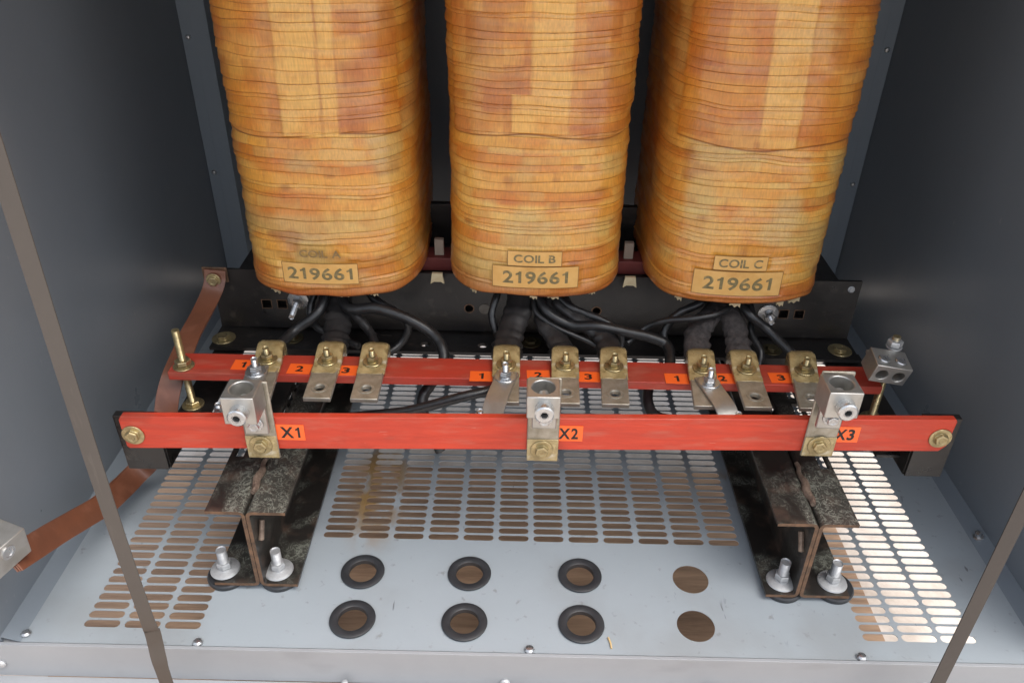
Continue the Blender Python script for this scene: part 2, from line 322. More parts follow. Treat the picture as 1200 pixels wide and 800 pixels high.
# grommets
gm=MB().ring([(.0215,-.006),(.0215,.0014),(.0235,.0024),(.0315,.0028),(.0338,.0018),(.0342,.0002),(.0262,.0002),(.0262,-.0035),(.032,-.0036),(.031,-.006)],44)
G0=None
gl=['black rubber grommet in the back row, leftmost of the floor grommets','black rubber grommet in the middle of the back row of floor holes','black rubber grommet in the back row beside the bare hole',None,
    'black rubber grommet in the front row, leftmost of the floor grommets','black rubber grommet in the middle of the front row of floor holes','black rubber grommet in the front row, beside the bare hole and above the straw']
for i,(x,y) in enumerate(centres):
    if i in (3,7): continue
    if G0 is None: G0=build(gm,'rubber_grommet',RUBBER,angle=50); o=G0
    else: o=G0.copy(); COL.objects.link(o)
    o.location=(x,y,.0004); o.rotation_euler=(0,0,i*1.1); o.scale=(1,1,1) 
    tag(o,gl[i],'grommet','rubber grommets in the cabinet floor')
tag(build(MB().tube([(.146,.7445,.0016),(.1455,.753,.002),(.143,.763,.0018)],.0014,6),'straw_piece',STRAW),'short dry straw piece lying on the floor by the sill','straw')

# ------------------------------------------------------------------ transformer
TR=thing('transformer',(.03,1.2,0),'dry type transformer with three amber tape wound coils and red terminal bars','transformer')

# ---- coils
def vnoise(u,v,su,sv,seed):
    r=np.random.default_rng(seed); G=r.random((97,97)); a=u/su+40.3; b=v/sv+11.7
    i=np.floor(a).astype(int); j=np.floor(b).astype(int); fa=a-i; fb=b-j; fa=fa*fa*(3-2*fa); fb=fb*fb*(3-2*fb)
    g=lambda p,q: G[p%97,q%97]
    return (g(i,j)*(1-fa)+g(i+1,j)*fa)*(1-fb)+(g(i,j+1)*(1-fa)+g(i+1,j+1)*fa)*fb
def sst(x,a,b): t=np.clip((x-a)/(b-a),0,1); return t*t*(3-2*t)
CA,CB_,CN=.1430,.185,4.6
_t=np.linspace(-math.pi,math.pi,6001)
_x=CA*np.sign(np.sin(_t))*np.abs(np.sin(_t))**(2/CN); _y=-CB_*np.sign(np.cos(_t))*np.abs(np.cos(_t))**(2/CN)
_y=_y-.020*np.cos(np.clip(_x/CA,-1,1)*math.pi/2)*(_y<0)
_s=np.concatenate([[0],np.cumsum(np.hypot(np.diff(_x),np.diff(_y)))]); _s-=_s[3000]
def surf(u):
    x=np.interp(u,_s,_x); y=np.interp(u,_s,_y); e=.004
    dx=np.interp(u+e,_s,_x)-np.interp(u-e,_s,_x); dy=np.interp(u+e,_s,_y)-np.interp(u-e,_s,_y); L=np.hypot(dx,dy)+1e-9
    return x,y,dy/L,-dx/L      # outward normal
SM=_s[-1]
COILY=1.361
def coil_mat():
    m=bpy.data.materials.new('varnished_coil_tape'); m.use_nodes=True; nt=m.node_tree; N=nt.nodes; L=nt.links; b=N['Principled BSDF']
    a=N.new('ShaderNodeAttribute'); a.attribute_name='tint'
    tc=N.new('ShaderNodeTexCoord')
    def nz(sc,st,d=4):
        mp=N.new('ShaderNodeMapping'); mp.inputs['Scale'].default_value=st; L.new(tc.outputs['Object'],mp.inputs[0])
        n=N.new('ShaderNodeTexNoise'); n.inputs['Scale'].default_value=sc; n.inputs['Detail'].default_value=d; L.new(mp.outputs[0],n.inputs['Vector']); return n.outputs[0]
    weave=nz(420,(1,1,.12)); streak=nz(150,(.08,.08,1.6)); blot=nz(22,(1,1,1.6),6)
    def fac(src,lo,hi,x,y):
        r=N.new('ShaderNodeMapRange'); r.inputs[1].default_value=lo; r.inputs[2].default_value=hi; r.inputs[3].default_value=x; r.inputs[4].default_value=y; L.new(src,r.inputs[0]); return r.outputs[0]
    def mulc(colr,f):
        k=N.new('ShaderNodeVectorMath'); k.operation='SCALE'; L.new(colr,k.inputs[0]); L.new(f,k.inputs['Scale']); return k.outputs[0]
    c=mulc(a.outputs['Color'],fac(weave,.3,.7,.84,1.12)); c=mulc(c,fac(streak,.3,.7,.94,1.05)); 
    mx=N.new('ShaderNodeMix'); mx.data_type='RGBA'; mx.blend_type='MULTIPLY'; L.new(c,mx.inputs[6]); mx.inputs[7].default_value=(.86,.62,.40,1); L.new(fac(blot,.48,.72,0,.75),mx.inputs[0])
    L.new(mx.outputs[2],b.inputs['Base Color'])
    b.inputs['Roughness'].default_value=.42; L.new(fac(blot,.35,.65,.28,.46),b.inputs['Roughness']); b.inputs['Coat Weight'].default_value=.5; b.inputs['Coat Roughness'].default_value=.18
    bp=N.new('ShaderNodeBump'); bp.inputs['Strength'].default_value=.25; bp.inputs['Distance'].default_value=.0012
    ad=N.new('ShaderNodeMath'); ad.operation='ADD'; L.new(weave,ad.inputs[0]); L.new(streak,ad.inputs[1]); L.new(ad.outputs[0],bp.inputs['Height']); L.new(bp.outputs[0],b.inputs['Normal'])
    return m
CMAT=coil_mat()
def make_coil(cx,zb,seed,strip,rects,tags,vb,label):
    r=np.random.default_rng(seed)
    uf=np.arange(-.30,.3001,.0032); ub=np.concatenate([np.linspace(-SM,-.30,30)[:-1],uf,np.linspace(.30,SM,30)[1:-1]])
    vz=np.concatenate([zb+np.array([0,.0005,.0015,.003,.005,.0075,.0105,.0135]),np.arange(zb+.0145,.83,.00088),np.linspace(.835,1.10,20)])
    U,V=np.meshgrid(ub,vz); nu,nv=len(ub),len(vz)
    W=V+.010*(vnoise(U,V,.17,.07,seed)-.5)+.0045*(vnoise(U,V,.05,.03,seed+1)-.5)+.05*(U/.3)**2*(.12+.10*(vnoise(U*0,V,.1,.12,seed+9)-.5))
    e=[zb-.03]
    while e[-1]<1.7: e.append(e[-1]+r.choice([.006,.009,.011,.014,.017,.0195]))
    e=np.array(e); idx=np.clip(np.searchsorted(e,W)-1,0,len(e)-2); wd=e[idx+1]-e[idx]; fr=(W-e[idx])/wd; d=np.minimum(W-e[idx],e[idx+1]-W); 
    dl=W-e[idx]
    br=r.random(len(e))[idx]; ls=(r.random(len(e))*.8+.2)[idx]*(.55+.45*sst(vnoise(U,V,.16,.012,seed+2),.2,.7))
    groove=np.exp(-((dl-.0004)/.00095)**2)*ls
    lip=np.clip((wd-dl)/.0012,0,1); disp=(.0012+.0020*br)*(1-fr)*np.clip(dl/.0007,0,1)+.0004*np.sin(np.clip(fr,0,1)*math.pi)-.0006*groove+.0045*(vnoise(U,V,.09,.05,seed+3)-.5)+.0022*(vnoise(U,V,.05,.016,seed+41)-.5)+.0004*(vnoise(U,V,.03,.006,seed+4)-.5)
    pale=np.array([.72,.41,.095]); gold=np.array([.65,.285,.038]); org=np.array([.54,.160,.014]); brn=np.array([.28,.080,.012]); strc=np.array([.76,.45,.115])
    mix=lambda a,b,t: a*(1-t[...,None])+b*t[...,None]
    A=np.broadcast_to(pale,(nv,nu,3)); A=mix(A,gold,np.clip(br*.9+.5*(vnoise(U,V,.07,.03,seed+5)-.3),0,1))
    A=mix(A,org,sst(vnoise(U,V,.11,.022,seed+6),.55,.85)*.75)
    A=mix(A,brn,sst(vnoise(U,V,.14,.02,seed+7),.72,.95)*.45)
    # short lengths of tape and lap ends inside each turn, olive and amber resin patches
    cw=.018+.05*r.random(len(e))[idx]; ph=r.random(len(e))[idx]; cu_=np.floor(U/cw+ph*7).astype(int); cv=r.random((97,997))[(cu_+40)%97,idx%997]
    A=mix(A,gold,(cv>.62)*.22); A=mix(A,np.array([.60,.43,.13]),(cv<.18)*.28); A=mix(A,org,(cv>.88)*.26)
    fu=U/cw+ph*7; fe=np.abs(fu-np.round(fu))*cw; A=mix(A,brn,np.exp(-(fe/.0009)**2)*.28*(vnoise(U,V,.05,.02,seed+43)>.5))
    A=mix(A,np.array([.50,.37,.13]),sst(vnoise(U,V,.07,.05,seed+44),.58,.85)*.55)
    A=mix(A,brn,sst(vnoise(U,V,.035,.02,seed+45),.80,.97)*.5)
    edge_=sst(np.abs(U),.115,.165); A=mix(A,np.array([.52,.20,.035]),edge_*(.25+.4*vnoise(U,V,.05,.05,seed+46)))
    # the later wrap on the upper front face, in overlapping cut pieces
    wave=.004*np.sin(U*26+seed)+.003*(vnoise(U,V*0,.05,.1,seed+8)-.5)
    cell=np.floor((U+.002*np.sin(V*90))/.047).astype(int); 
    face=sst(U,-.150,-.142)*(1-sst(U,.142,.150))
    ov=sst(V,vb+wave-.001,vb+wave+.001)*face
    cr_=r.random((40,400)); crow=np.floor((W+.0*U)/.021).astype(int)
    cc=cr_[(cell+20)%40,crow%400]
    ovc=mix(np.broadcast_to(org,A.shape),np.broadcast_to(gold,A.shape),np.clip(.20+.45*cc,0,1)); ovc=mix(ovc,np.array([.46,.15,.045]),sst(vnoise(U,V,.08,.035,seed+12),.40,.75)*.65)
    A=mix(A,ovc,ov*(.50+.40*sst(vnoise(U,V,.06,.05,seed+47),.3,.6)))
    pt=vnoise(np.floor(U/.028)*.37,np.floor(V/.034)*.51,.11,.13,seed+48); A=mix(A,brn*1.25,ov*sst(pt,.60,.72)*.32); A=mix(A,pale,ov*sst(pt,.34,.26)*.18); disp=disp+.0014*ov
    A=mix(A,brn*.7,np.exp(-((V-vb-wave+.0008)/.0016)**2)*face*(.65+.35*vnoise(U,V,.03,1,seed+21)))
    # pale vertical tape
    s0=0
    for (u0,u1,v0,v1,k) in strip+rects:
        sk=k*(V-v0); ed=.0012*(vnoise(U,V,.5,.01,seed+15)-.5)
        s_=sst(U,u0+sk+ed-.0012,u0+sk+ed+.0012)*(1-sst(U,u1+sk+ed-.0012,u1+sk+ed+.0012))*sst(V,v0-.0008,v0+.0008)*(1-sst(V,v1-.0008,v1+.0008))
        c=mix(np.broadcast_to(strc,A.shape),np.broadcast_to(gold,A.shape),.35*vnoise(U,V,.03,.02,seed+14)+.25*br)
        A=mix(A,c,s_*.85); disp=disp+.0007*s_
        ed2=np.exp(-((U-u1-sk-ed)/.0012)**2)+np.exp(-((U-u0-sk-ed)/.0012)**2)
        A=mix(A,brn,np.clip(ed2,0,1)*(V>v0)*(V<v1)*.35)
    A=mix(A,np.array([.17,.055,.012]),np.clip(groove,0,1)*.86)
    # reddish resin rim at the bottom
    A=mix(A,np.array([.42,.12,.03]),(1-sst(V-zb,.004,.030+.02*vnoise(U,V*0,.05,1,seed+31)))*.75)
    A=mix(A,np.array([.14,.04,.018]),(1-sst(V-zb,.001,.006))*.7)
    for (u0,u1,v0,v1) in tags:
        inn=sst(U,u0-.008,u0)*(1-sst(U,u1,u1+.008))*sst(V,v0-.005,v0)*(1-sst(V,v1,v1+.005)); disp=disp*(1-inn)+.0008*inn
    # rounding at the bottom edge, slightly ragged
    h=V-zb; rr=.005; inset=np.where(h<rr,rr-np.sqrt(np.clip(rr*rr-(rr-h)**2,0,None)),0)*.9
    bulge=.004*np.exp(-((h-.02)/.02)**2)*vnoise(U,V*0,.08,1,seed+33)
    zz=V+np.where(h<.02,(.02-h)/.02,0)*.006*(vnoise(U,V*0,.04,1,seed+35)-.6)
    x,y,nx,ny=surf(U); D=disp-inset+bulge
    X=cx+x+nx*D; Y=COILY+y+ny*D
    verts=np.stack([X,Y,zz],-1).reshape(-1,3)
    i,j=np.meshgrid(np.arange(nv-1),np.arange(nu),indexing='ij'); j2=(j+1)%nu
    F=np.stack([i*nu+j,i*nu+j2,(i+1)*nu+j2,(i+1)*nu+j],-1).reshape(-1,4)
    # inner ring at the bottom: an annulus of winding thickness
    nb=len(verts); inner=np.stack([cx+x[0]*.55,COILY+y[0]*.55,np.full(nu,zb+.004)],-1)
    verts=np.concatenate([verts,inner]); j=np.arange(nu); j2=(j+1)%nu
    F=np.concatenate([F,np.stack([j2,j,nb+j,nb+j2],-1)])
    me=bpy.data.meshes.new('coil'); me.vertices.add(len(verts)); me.vertices.foreach_set('co',verts.ravel()); me.loops.add(F.size); me.loops.foreach_set('vertex_index',F.ravel().astype(np.int32))
    me.polygons.add(len(F)); me.polygons.foreach_set('loop_start',np.arange(0,F.size,4,dtype=np.int32)); me.update(calc_edges=True); me.validate()
    at=me.attributes.new('tint','FLOAT_COLOR','POINT'); cols=np.ones((len(verts),4)); cols[:nb,:3]=A.reshape(-1,3); cols[nb:,:3]=(.12,.05,.02); at.data.foreach_set('color',cols.ravel())
    return finish('coil',me,CMAT,TR,label=label,angle=60)
def coil_tag(parent,cx,u0,u1,v0,v1,txt,name,ink,tw,th,frame=True,label=None,paper=True):
    mb=MB(); n=24; off=.0042
    def P(u,v,o): 
        x,y,nx,ny=surf(np.array([u])); return (cx+x[0]+nx[0]*o,COILY+y[0]+ny[0]*o,v)
    if paper:
        us=[u0,u0+.0008]+[u0+(u1-u0)*k/n for k in range(1,n)]+[u1-.0008,u1]; vs=[v0,v0+.0008,v1-.0008,v1]
        for a in range(len(us)-1):
            for b in range(3):
                edge=b in (0,2) or a in (0,len(us)-2)
                q=[(us[a],vs[b]),(us[a+1],vs[b]),(us[a+1],vs[b+1]),(us[a],vs[b+1])]
                mb.add([P(u,v,off) for u,v in q],[(0,1,2,3)],1 if (edge and frame) else 0)
    v,f=text_mesh(txt,.024); uc=(u0+u1)/2; vc=(v0+v1)/2
    mb.add([P(uc+p[0]*tw,vc+p[1]*th,off+.0004) for p in v],f,2)
    me=bpy.data.meshes.new(name); me.from_pydata(mb.v,[],mb.f); me.polygons.foreach_set('material_index',mb.m)
    return finish(name,me,[PAPER,PAPERD,ink],parent,label=label,smooth=False)
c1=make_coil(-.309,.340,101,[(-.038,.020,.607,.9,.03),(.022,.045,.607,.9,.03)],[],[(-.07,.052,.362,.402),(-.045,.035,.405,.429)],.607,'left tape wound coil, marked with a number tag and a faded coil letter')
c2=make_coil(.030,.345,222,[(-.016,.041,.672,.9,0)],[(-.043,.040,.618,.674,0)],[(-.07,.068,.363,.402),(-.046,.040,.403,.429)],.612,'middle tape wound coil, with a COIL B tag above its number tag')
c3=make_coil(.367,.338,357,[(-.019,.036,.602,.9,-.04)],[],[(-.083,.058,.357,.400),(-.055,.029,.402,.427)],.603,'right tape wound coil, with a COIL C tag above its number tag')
coil_tag(c1,-.309,-.070,.052,.363,.400,'219661','number_tag',STAMP,.104,.022,label='varnished paper tag reading 219661 on the left coil')
coil_tag(c1,-.309,-.045,.035,.406,.428,'COIL A','coil_letter_tag',STAMPF,.066,.013,paper=False,label='faded COIL A lettering on the left coil')
coil_tag(c2,.030,-.070,.068,.363,.4015,'219661','number_tag',STAMP,.104,.023,label='varnished paper tag reading 219661 on the middle coil')
coil_tag(c2,.030,-.046,.040,.4025,.429,'COIL B','coil_letter_tag',STAMP,.066,.014,label='small paper tag reading COIL B')
coil_tag(c3,.367,-.083,.058,.356,.4000,'219661','number_tag',STAMP,.108,.024,label='varnished paper tag reading 219661 on the right coil')
coil_tag(c3,.367,-.055,.029,.4015,.427,'COIL C','coil_letter_tag',STAMP,.068,.015,label='small paper tag reading COIL C')
# cream and amber tape ends sticking out under the coils
for cx,zb,ks in ((-.309,.340,(-.10,.02,.075)),(.030,.345,(-.112,-.003,.10,.03)),(.367,.338,(-.105,-.008,.1,.07))):
    par={-.309:c1,.030:c2,.367:c3}[cx]
    for k in ks:
        x,y,nx,ny=surf(np.array([k])); wv=random.choice([.006,.009,.012])
        A_=T(cx+x[0]-nx[0]*.007,COILY+y[0]-ny[0]*.007,zb)@Matrix.Rotation(math.atan2(ny[0],nx[0])+math.pi/2,4,'Z')
        m_=MB(); h=random.uniform(.006,.010)
        m_.prism([(-wv,.01),(-wv,-h*.6),(-wv*.5,-h*.45),(0,-h),(wv*.5,-h*.6),(wv,-h),(wv,.01)],-.0015,.0015,0,A_)
        build(m_,'tape_end',CREAM,par)

# ---- core, clamp
core=build(MB().box((-.50,1.285,.172),(.575,1.50,.318)),'core_yoke',BLACK,TR,bevel=.002)
for x in (-.309,.030,.367): build(MB().box((x-.07,1.30,.318),(x+.07,1.45,1.14)),'core_leg',BLACK,TR)
build(MB().box((-.40,1.290,.319),(.46,1.335,.344)),'insulation_board',BOARD,TR,bevel=.001)
build(MB().box((-.49,1.40,.319),(.57,1.415,.40)),'insulation_board',BLACK,TR,bevel=.001)
for x in (-.140,.197):
    build(MB().prism([(-.009,0),(-.012,-.02),(-.006,-.016),(.006,-.016),(.012,-.02),(.009,0)],-.003,.003,0,T(x,1.253,.334)),'spacer_block',CREAM,TR)
    build(MB().box((x-.008,1.300,.345),(x+.008,1.310,.375)),'spacer_block',mat('grey_spacer',(.30,.25,.2),.6),TR)
mb=MB(); mb.box((-.542,1.264,.209),(.607,1.270,.327)); mb.box((-.545,1.198,.1995),(.610,1.270,.2055))
CL=build(mb,'core_clamp',[BLACK,RUST],TR,label='black steel angle clamping the core in front of the coils')
ct=MB()
for x in (-.452,-.424,.481,.509): ct.box((x-.008,1.25,.2505),(x+.008,1.28,.2665))
for x in (-.086,.144): ct.lathe([(0,-.02),(.0075,-.02),(.0075,.02),(0,.02)],20,0,T(x,1.265,.257)@RX(90))
for x,y,r in ((-.163,1.222,.006),(-.33,1.224,.005),(-.06,1.222,.006)): ct.lathe([(0,-.02),(r*1.5,-.02),(r*1.5,.02),(0,.02)],20,0,T(x,y,.2)@Matrix.Diagonal((1,.8,1,1)))
for x in (-.262,-.237,.20): ct.box((x-.0105,1.248,.19),(x+.0105,1.2535,.22))
cut(CL,ct)
for x in (-.452,-.424,.481,.509):      # brown rims round the punched holes
    mb=MB(); q=[(x-.0095,.2490),(x+.0095,.2490),(x+.0095,.2680),(x-.0095,.2680)]; w_=[(x-.0081,.2505),(x+.0081,.2505),(x+.0081,.2665),(x-.0081,.2665)]
    mb.add([(p[0],1.2633,p[1]) for p in q]+[(p[0],1.2633,p[1]) for p in w_],[(i,(i+1)%4,4+(i+1)%4,4+i) for i in range(4)])
    build(mb,'hole_rim',RUST,CL)
for x in (-.086,.144): build(MB().ring([(.0075,0),(.0095,0),(.0095,.001),(.0075,.001)],24,0,T(x,1.2645,.257)@RX(90)),'hole_rim',RUST,CL)
build(MB().ring([(0.0001,0),(.0105,0),(.0102,.0012),(0.0001,.0013)],14,0,T(-.058,1.2638,.257)@RX(90)),'varnish_blob',mat('dried_varnish',(.14,.125,.105),.6,0,0,60,.7,(.08,.07,.06),.4,90),CL)
# generic fastener: washer, hex nut, threaded stud, along +z
def fastener(M,wr=.015,nr=.0095,nh=.008,sr=.0045,sh=.020,wt=.0018,mb=None,spring=True,thr=True):
    mb=mb or MB()
    mb.lathe([(0,0),(wr,0),(wr,wt*.7),(wr-.0006,wt),(0,wt)],28,0,M)
    z=wt
    if spring: mb.lathe([(0,z),(nr*.92,z),(nr*.92,z+.0022),(0,z+.0022)],20,0,M@RX(2)); z+=.0024
    mb.lathe([(0,z),(nr*.93,z),(nr,z+.001),(nr,z+nh-.001),(nr*.93,z+nh),(0,z+nh)],6,0,M@RZ(random.uniform(0,60))); z+=nh
    if sh>nh:
        prof=[(0,z-.001)]; k=int((sh-nh)/.0013) if thr else 2
        for i in range(k): prof+= [(sr*.86,z+i*(sh-nh)/k),(sr,z+(i+.5)*(sh-nh)/k)]
        prof+=[(sr*.8,wt+sh),(0,wt+sh)]
        mb.lathe(prof,14,0,M)
    return mb
def hexbolt(M,wr=.014,hr=.0095,hh=.006,mb=None):
    mb=mb or MB()
    mb.lathe([(0,0),(wr,0),(wr,.0013),(wr-.0006,.0018),(0,.0018)],30,0,M)
    mb.lathe([(0,.0018),(hr*1.08,.0018),(hr*1.08,.0026),(hr*.97,.003),(hr,.0036),(hr,.0018+hh-.001),(hr*.9,.0018+hh),(hr*.55,.0018+hh),(hr*.5,.0012+hh),(0,.0012+hh)],6,0,M@RZ(random.uniform(0,60)))
    return mb
for x,y in ((-.528,1.228),(.583,1.228)): build(hexbolt(T(x,y,.2056),.021,.012,.006),'bolt',BRASS,CL,bevel=.0004)
for x,y in ((-.404,1.232),(.027,1.234),(.46,1.226)): build(hexbolt(T(x,y,.2056),.019,.011,.005),'bolt',mat('dull_brass',(.10,.085,.045),.45,.7,.1,50,.6,(.05,.04,.02),.2,100),CL,bevel=.0004)
build(hexbolt(T(.590,1.2635,.312)@RX(90),.006,.005,.003),'bolt',GALV,CL)
build(hexbolt(T(-.44,1.2635,.312)@RX(90),.006,.005,.003),'bolt',GALV,CL)
for x,z in ((-.394,.268),(.453,.259)):
    b_=MB().lathe([(0,0),(.0185,0),(.0185,.002),(.012,.004),(0,.004)],32,0,T(x,1.2635,z)@RX(90))
    fastener(T(x,1.2600,z)@RX(96),.011,.0095,.007,.0052,.045 if x<0 else .020,mb=b_)
    build(b_,'through_bolt',ZINC,CL,label='bright bolt on a pale insulating washer')

# ---- support beams: two channels back to back
def cprofile(s,xc,zt,zb,ft,fb,t=.0055):
    # web next to xc, flanges towards s
    def c(cx,cz,r,a0,a1,n=4): return [(cx+r*math.cos(rad(a0+(a1-a0)*i/n)),cz+r*math.sin(rad(a0+(a1-a0)*i/n))) for i in range(n+1)]
    ro,ri=.0095,.004; g=.0004
    p=[(ft,zt)]+c(g+ro,zt-ro,ro,90,180)+c(g+ro,zb+ro,ro,180,270)+[(fb,zb),(fb,zb+t)]+c(g+t+ri,zb+t+ri,ri,270,180)+c(g+t+ri,zt-t-ri,ri,180,90)+[(ft,zt-t)]
    p=[(xc+s*x,z) for x,z in p]
    return p if s>0 else p[::-1]
for xc,fl,fr,fbl,fbr,lab in ((-.383,.057,.058,.070,.057,'left black steel support beam made of two channels back to back'),(.438,.060,.056,.050,.077,'right black steel support beam made of two channels back to back')):
    mb=MB()
    mb.prism(cprofile(-1,xc,.165,.010,fl,fbl),.836,1.52,0,endmat=1); mb.prism(cprofile(1,xc,.165,.010,fr,fbr),.836,1.52,0,endmat=1)
    B=build(mb,'support_beam',[GRIMY,RUST],TR,label=lab,angle=30)
    ct=MB()
    for y in (1.03,1.075,1.12,1.165): ct.prism([(xc-.006,.13),(xc+.006,.13),(xc+.006,.18),(xc-.006,.18)],y-.014,y+.014)
    xo=xc-.050 if xc<0 else xc+.036
    for y0,y1 in ((.955,1.03),(1.045,1.12),(1.135,1.19)): ct.prism([(xo,.14),(xo+.014,.14),(xo+.014,.18),(xo,.18)],y0,y1)
    cut(B,ct)
    # weld bead / slot stain at the flange seam
    wb=MB(); 
    pts=[(xc+.001+.002*math.sin(k*1.7),.875+k*.010,.1655) for k in range(10)]
    wb.tube(pts,[.0035+.0035*math.sin(min(k,6)/6*math.pi*.9+.15) for k in range(10)],10,0,wob=.2,flat=.9); build(wb,'weld_bead',mat('weld_scale',(.28,.21,.16),.6,.3,0,90,.9,(.12,.08,.06),.5,150),B)
    wb=MB(); pass
    wb.tube([(xc+(.010 if xc<0 else -.0095),.850,.095),(xc+(.010 if xc<0 else -.0095),.858,.108),(xc+(.010 if xc<0 else -.0095),.866,.120)],.0042,8,0,wob=.2)
    build(wb,'weld_bead',MATS['weld_scale'],B)
    for s in (-1,1):
        x=xc+s*(.060 if s<0 else .020) if False else None
    for x in ((-.444,-.361) if xc<0 else (.417,.496)):
        y=.862
        build(MB().lathe([(0,.0),(.0295,.0),(.031,.003),(.031,.007),(.029,.0095),(0,.0098)],36,0,T(x+(.004 if x>0 else .002),y,.0)),'rubber_pad',RUBBER,B)
        b_=MB().lathe([(0,.0158),(.0215,.0158),(.0225,.017),(.0215,.0190),(.014,.0215),(0,.0215)],32,0,T(x,y,0))
        fastener(T(x,y,.0195),.0145,.0115,.010,.0078,.036,mb=b_); build(b_,'anchor_bolt',GALV,B)
    build(MB().box((xc-.055,1.20,.1655),(xc+.055,1.45,.199)),'packing_block',BLACK,TR,bevel=.001)

# ---- mounting arms
for s,x0,x1,xw,lab in ((-1,-.579,-.518,-.5185,'left black bracket arm behind the end of the front red bar'),(1,.591,.645,.5915,'right black bracket arm behind the end of the front red bar')):
    yf=.9155 if s<0 else .9305; zt=.2705 if s<0 else .284; zb=.171 if s<0 else .175
    mb=MB(); mb.box((x0,yf,zb),(x1,yf+.004,zt-.002)); mb.box((x0,yf,zt-.002),(x1,yf+.012,zt+.001))      # front plate with its folded top
    pw=[(yf+.004,zb),(1.235,zb),(1.235,.1895),(.995,.1895),(yf+.03,zt-.035),(yf+.004,zt-.03)]
    mb.prism([(-y,z) for y,z in pw],-.0022,.0022,0,T(xw,0,0)@RZ(-90))
    xi0,xi1=(-.541,-.488) if s<0 else (.553,.622); mb.box((xi0,.955,.1897),(xi1,1.235,.1945))
    A_=build(mb,'bracket_arm',[BLACK],TR,label=lab,bevel=.0006)
    xs,ys=(-.522,1.045) if s<0 else (.577,1.046)
    b_=hexbolt(T(xs,ys,.1947),.0175,.012,.007)
    top=.338 if s<0 else .352
    prof=[(0,.196)]; k=int((top-.198)/.0016)
    for i in range(k): prof+=[(.0052,.198+i*(top-.198)/k),(.0060,.198+(i+.5)*(top-.198)/k)]
    prof+=[(.004,top),(0,top)]
    b_.lathe(prof,14,0,T(xs,ys,0)); 
    if s<0: fastener(T(xs,ys,.2706),.0165,.0125,.008,.0058,.0,mb=b_)
    build(b_,'threaded_stud',BRASS,A_)

# ---- red bars
mb=MB(); 
RB=build(MB().box((-.542,1.0275,.2555),(.570,1.083,.2700)),'rear_terminal_bar',REDD,TR,bevel=.0012,label='rear red bar lying flat and carrying nine numbered tabs')
fb_M=Matrix.Rotation(math.atan2(.018,1.26),4,'Z')
LFT=Vector((-.564,.9085,.2504)); RGT=Vector((.6317,.9254,.2621)); ax=(RGT-LFT); Lb=ax.length
FM=T(*LFT)@Matrix.Rotation(math.atan2(ax.y,ax.x),4,'Z')@Matrix.Rotation(-math.atan2(ax.z,math.hypot(ax.x,ax.y)),4,'Y')
fbm=MB()
zt_,zb_=.0296,-.0282
poly=[(0.003,zb_),(0,zb_+.004),(0,zt_-.006),(.004,zt_),(Lb-.002,zt_),(Lb,zt_-.004),(Lb-.003,zb_+.01),(Lb-.012,zb_)]
fbm.prism(poly,-.0060,.0055,0,FM)
FB=build(fbm,'front_terminal_bar',RED,TR,bevel=.0012,label='front red bar standing on edge and carrying the three large lugs')
def fpos(x,dz=0,dy=-.0062): # point on the face of the front bar at world x
    t=(x-LFT.x)/(RGT.x-LFT.x); return Vector((x,LFT.y+t*(RGT.y-LFT.y)+dy,LFT.z+t*(RGT.z-LFT.z)+dz))
for x,dz in ((-.549,-.003),(.615,-.003)): build(hexbolt(T(*fpos(x,dz,-.0064))@RX(90),.0165,.010,.006),'end_bolt',BRASS,FB,bevel=.0004)
def sticker(name,parent,M,w,h,txt,tw,th,label,bold=.028,rot=0):
    mb=MB(); mb.box((-w/2,-h/2,0),(w/2,h/2,.0004),0,M)
    v,f=text_mesh(txt,bold); mb.add([(p[0]*tw,p[1]*th,.0007) for p in v],f,1,M@RZ(rot))
    me=bpy.data.meshes.new(name); me.from_pydata(mb.v,[],mb.f); me.polygons.foreach_set('material_index',mb.m)
    return finish(name,me,[STK,INK_AND_SHADE],parent,label=label,smooth=False)
for i,(x,y,t) in enumerate(((-.430,1.052,'1'),(-.339,1.044,'2'),(-.266,1.042,'3'),(-.053,1.034,'1'),(.036,1.040,'2'),(.114,1.038,'3'),(.252,1.038,'1'),(.324,1.041,'2'),(.417,1.046,'3'))):
    wv=.036 if t!='1' or x>-.4 else .034
    sticker('number_sticker',RB,T(x,y,.2702)@RZ(random.uniform(-2,2)),wv,.027,t,.0072 if t=='1' else .0120,.0150,'orange sticker numbered %s'%t)
for x,t in ((-.322,'X1'),(.078,'X2'),(.4756,'X3')):
    sticker('terminal_sticker',FB,T(*fpos(x,.003,-.0064))@RX(90),.0415,.028,t,.028,.020,'orange sticker reading %s'%t,bold=.03)

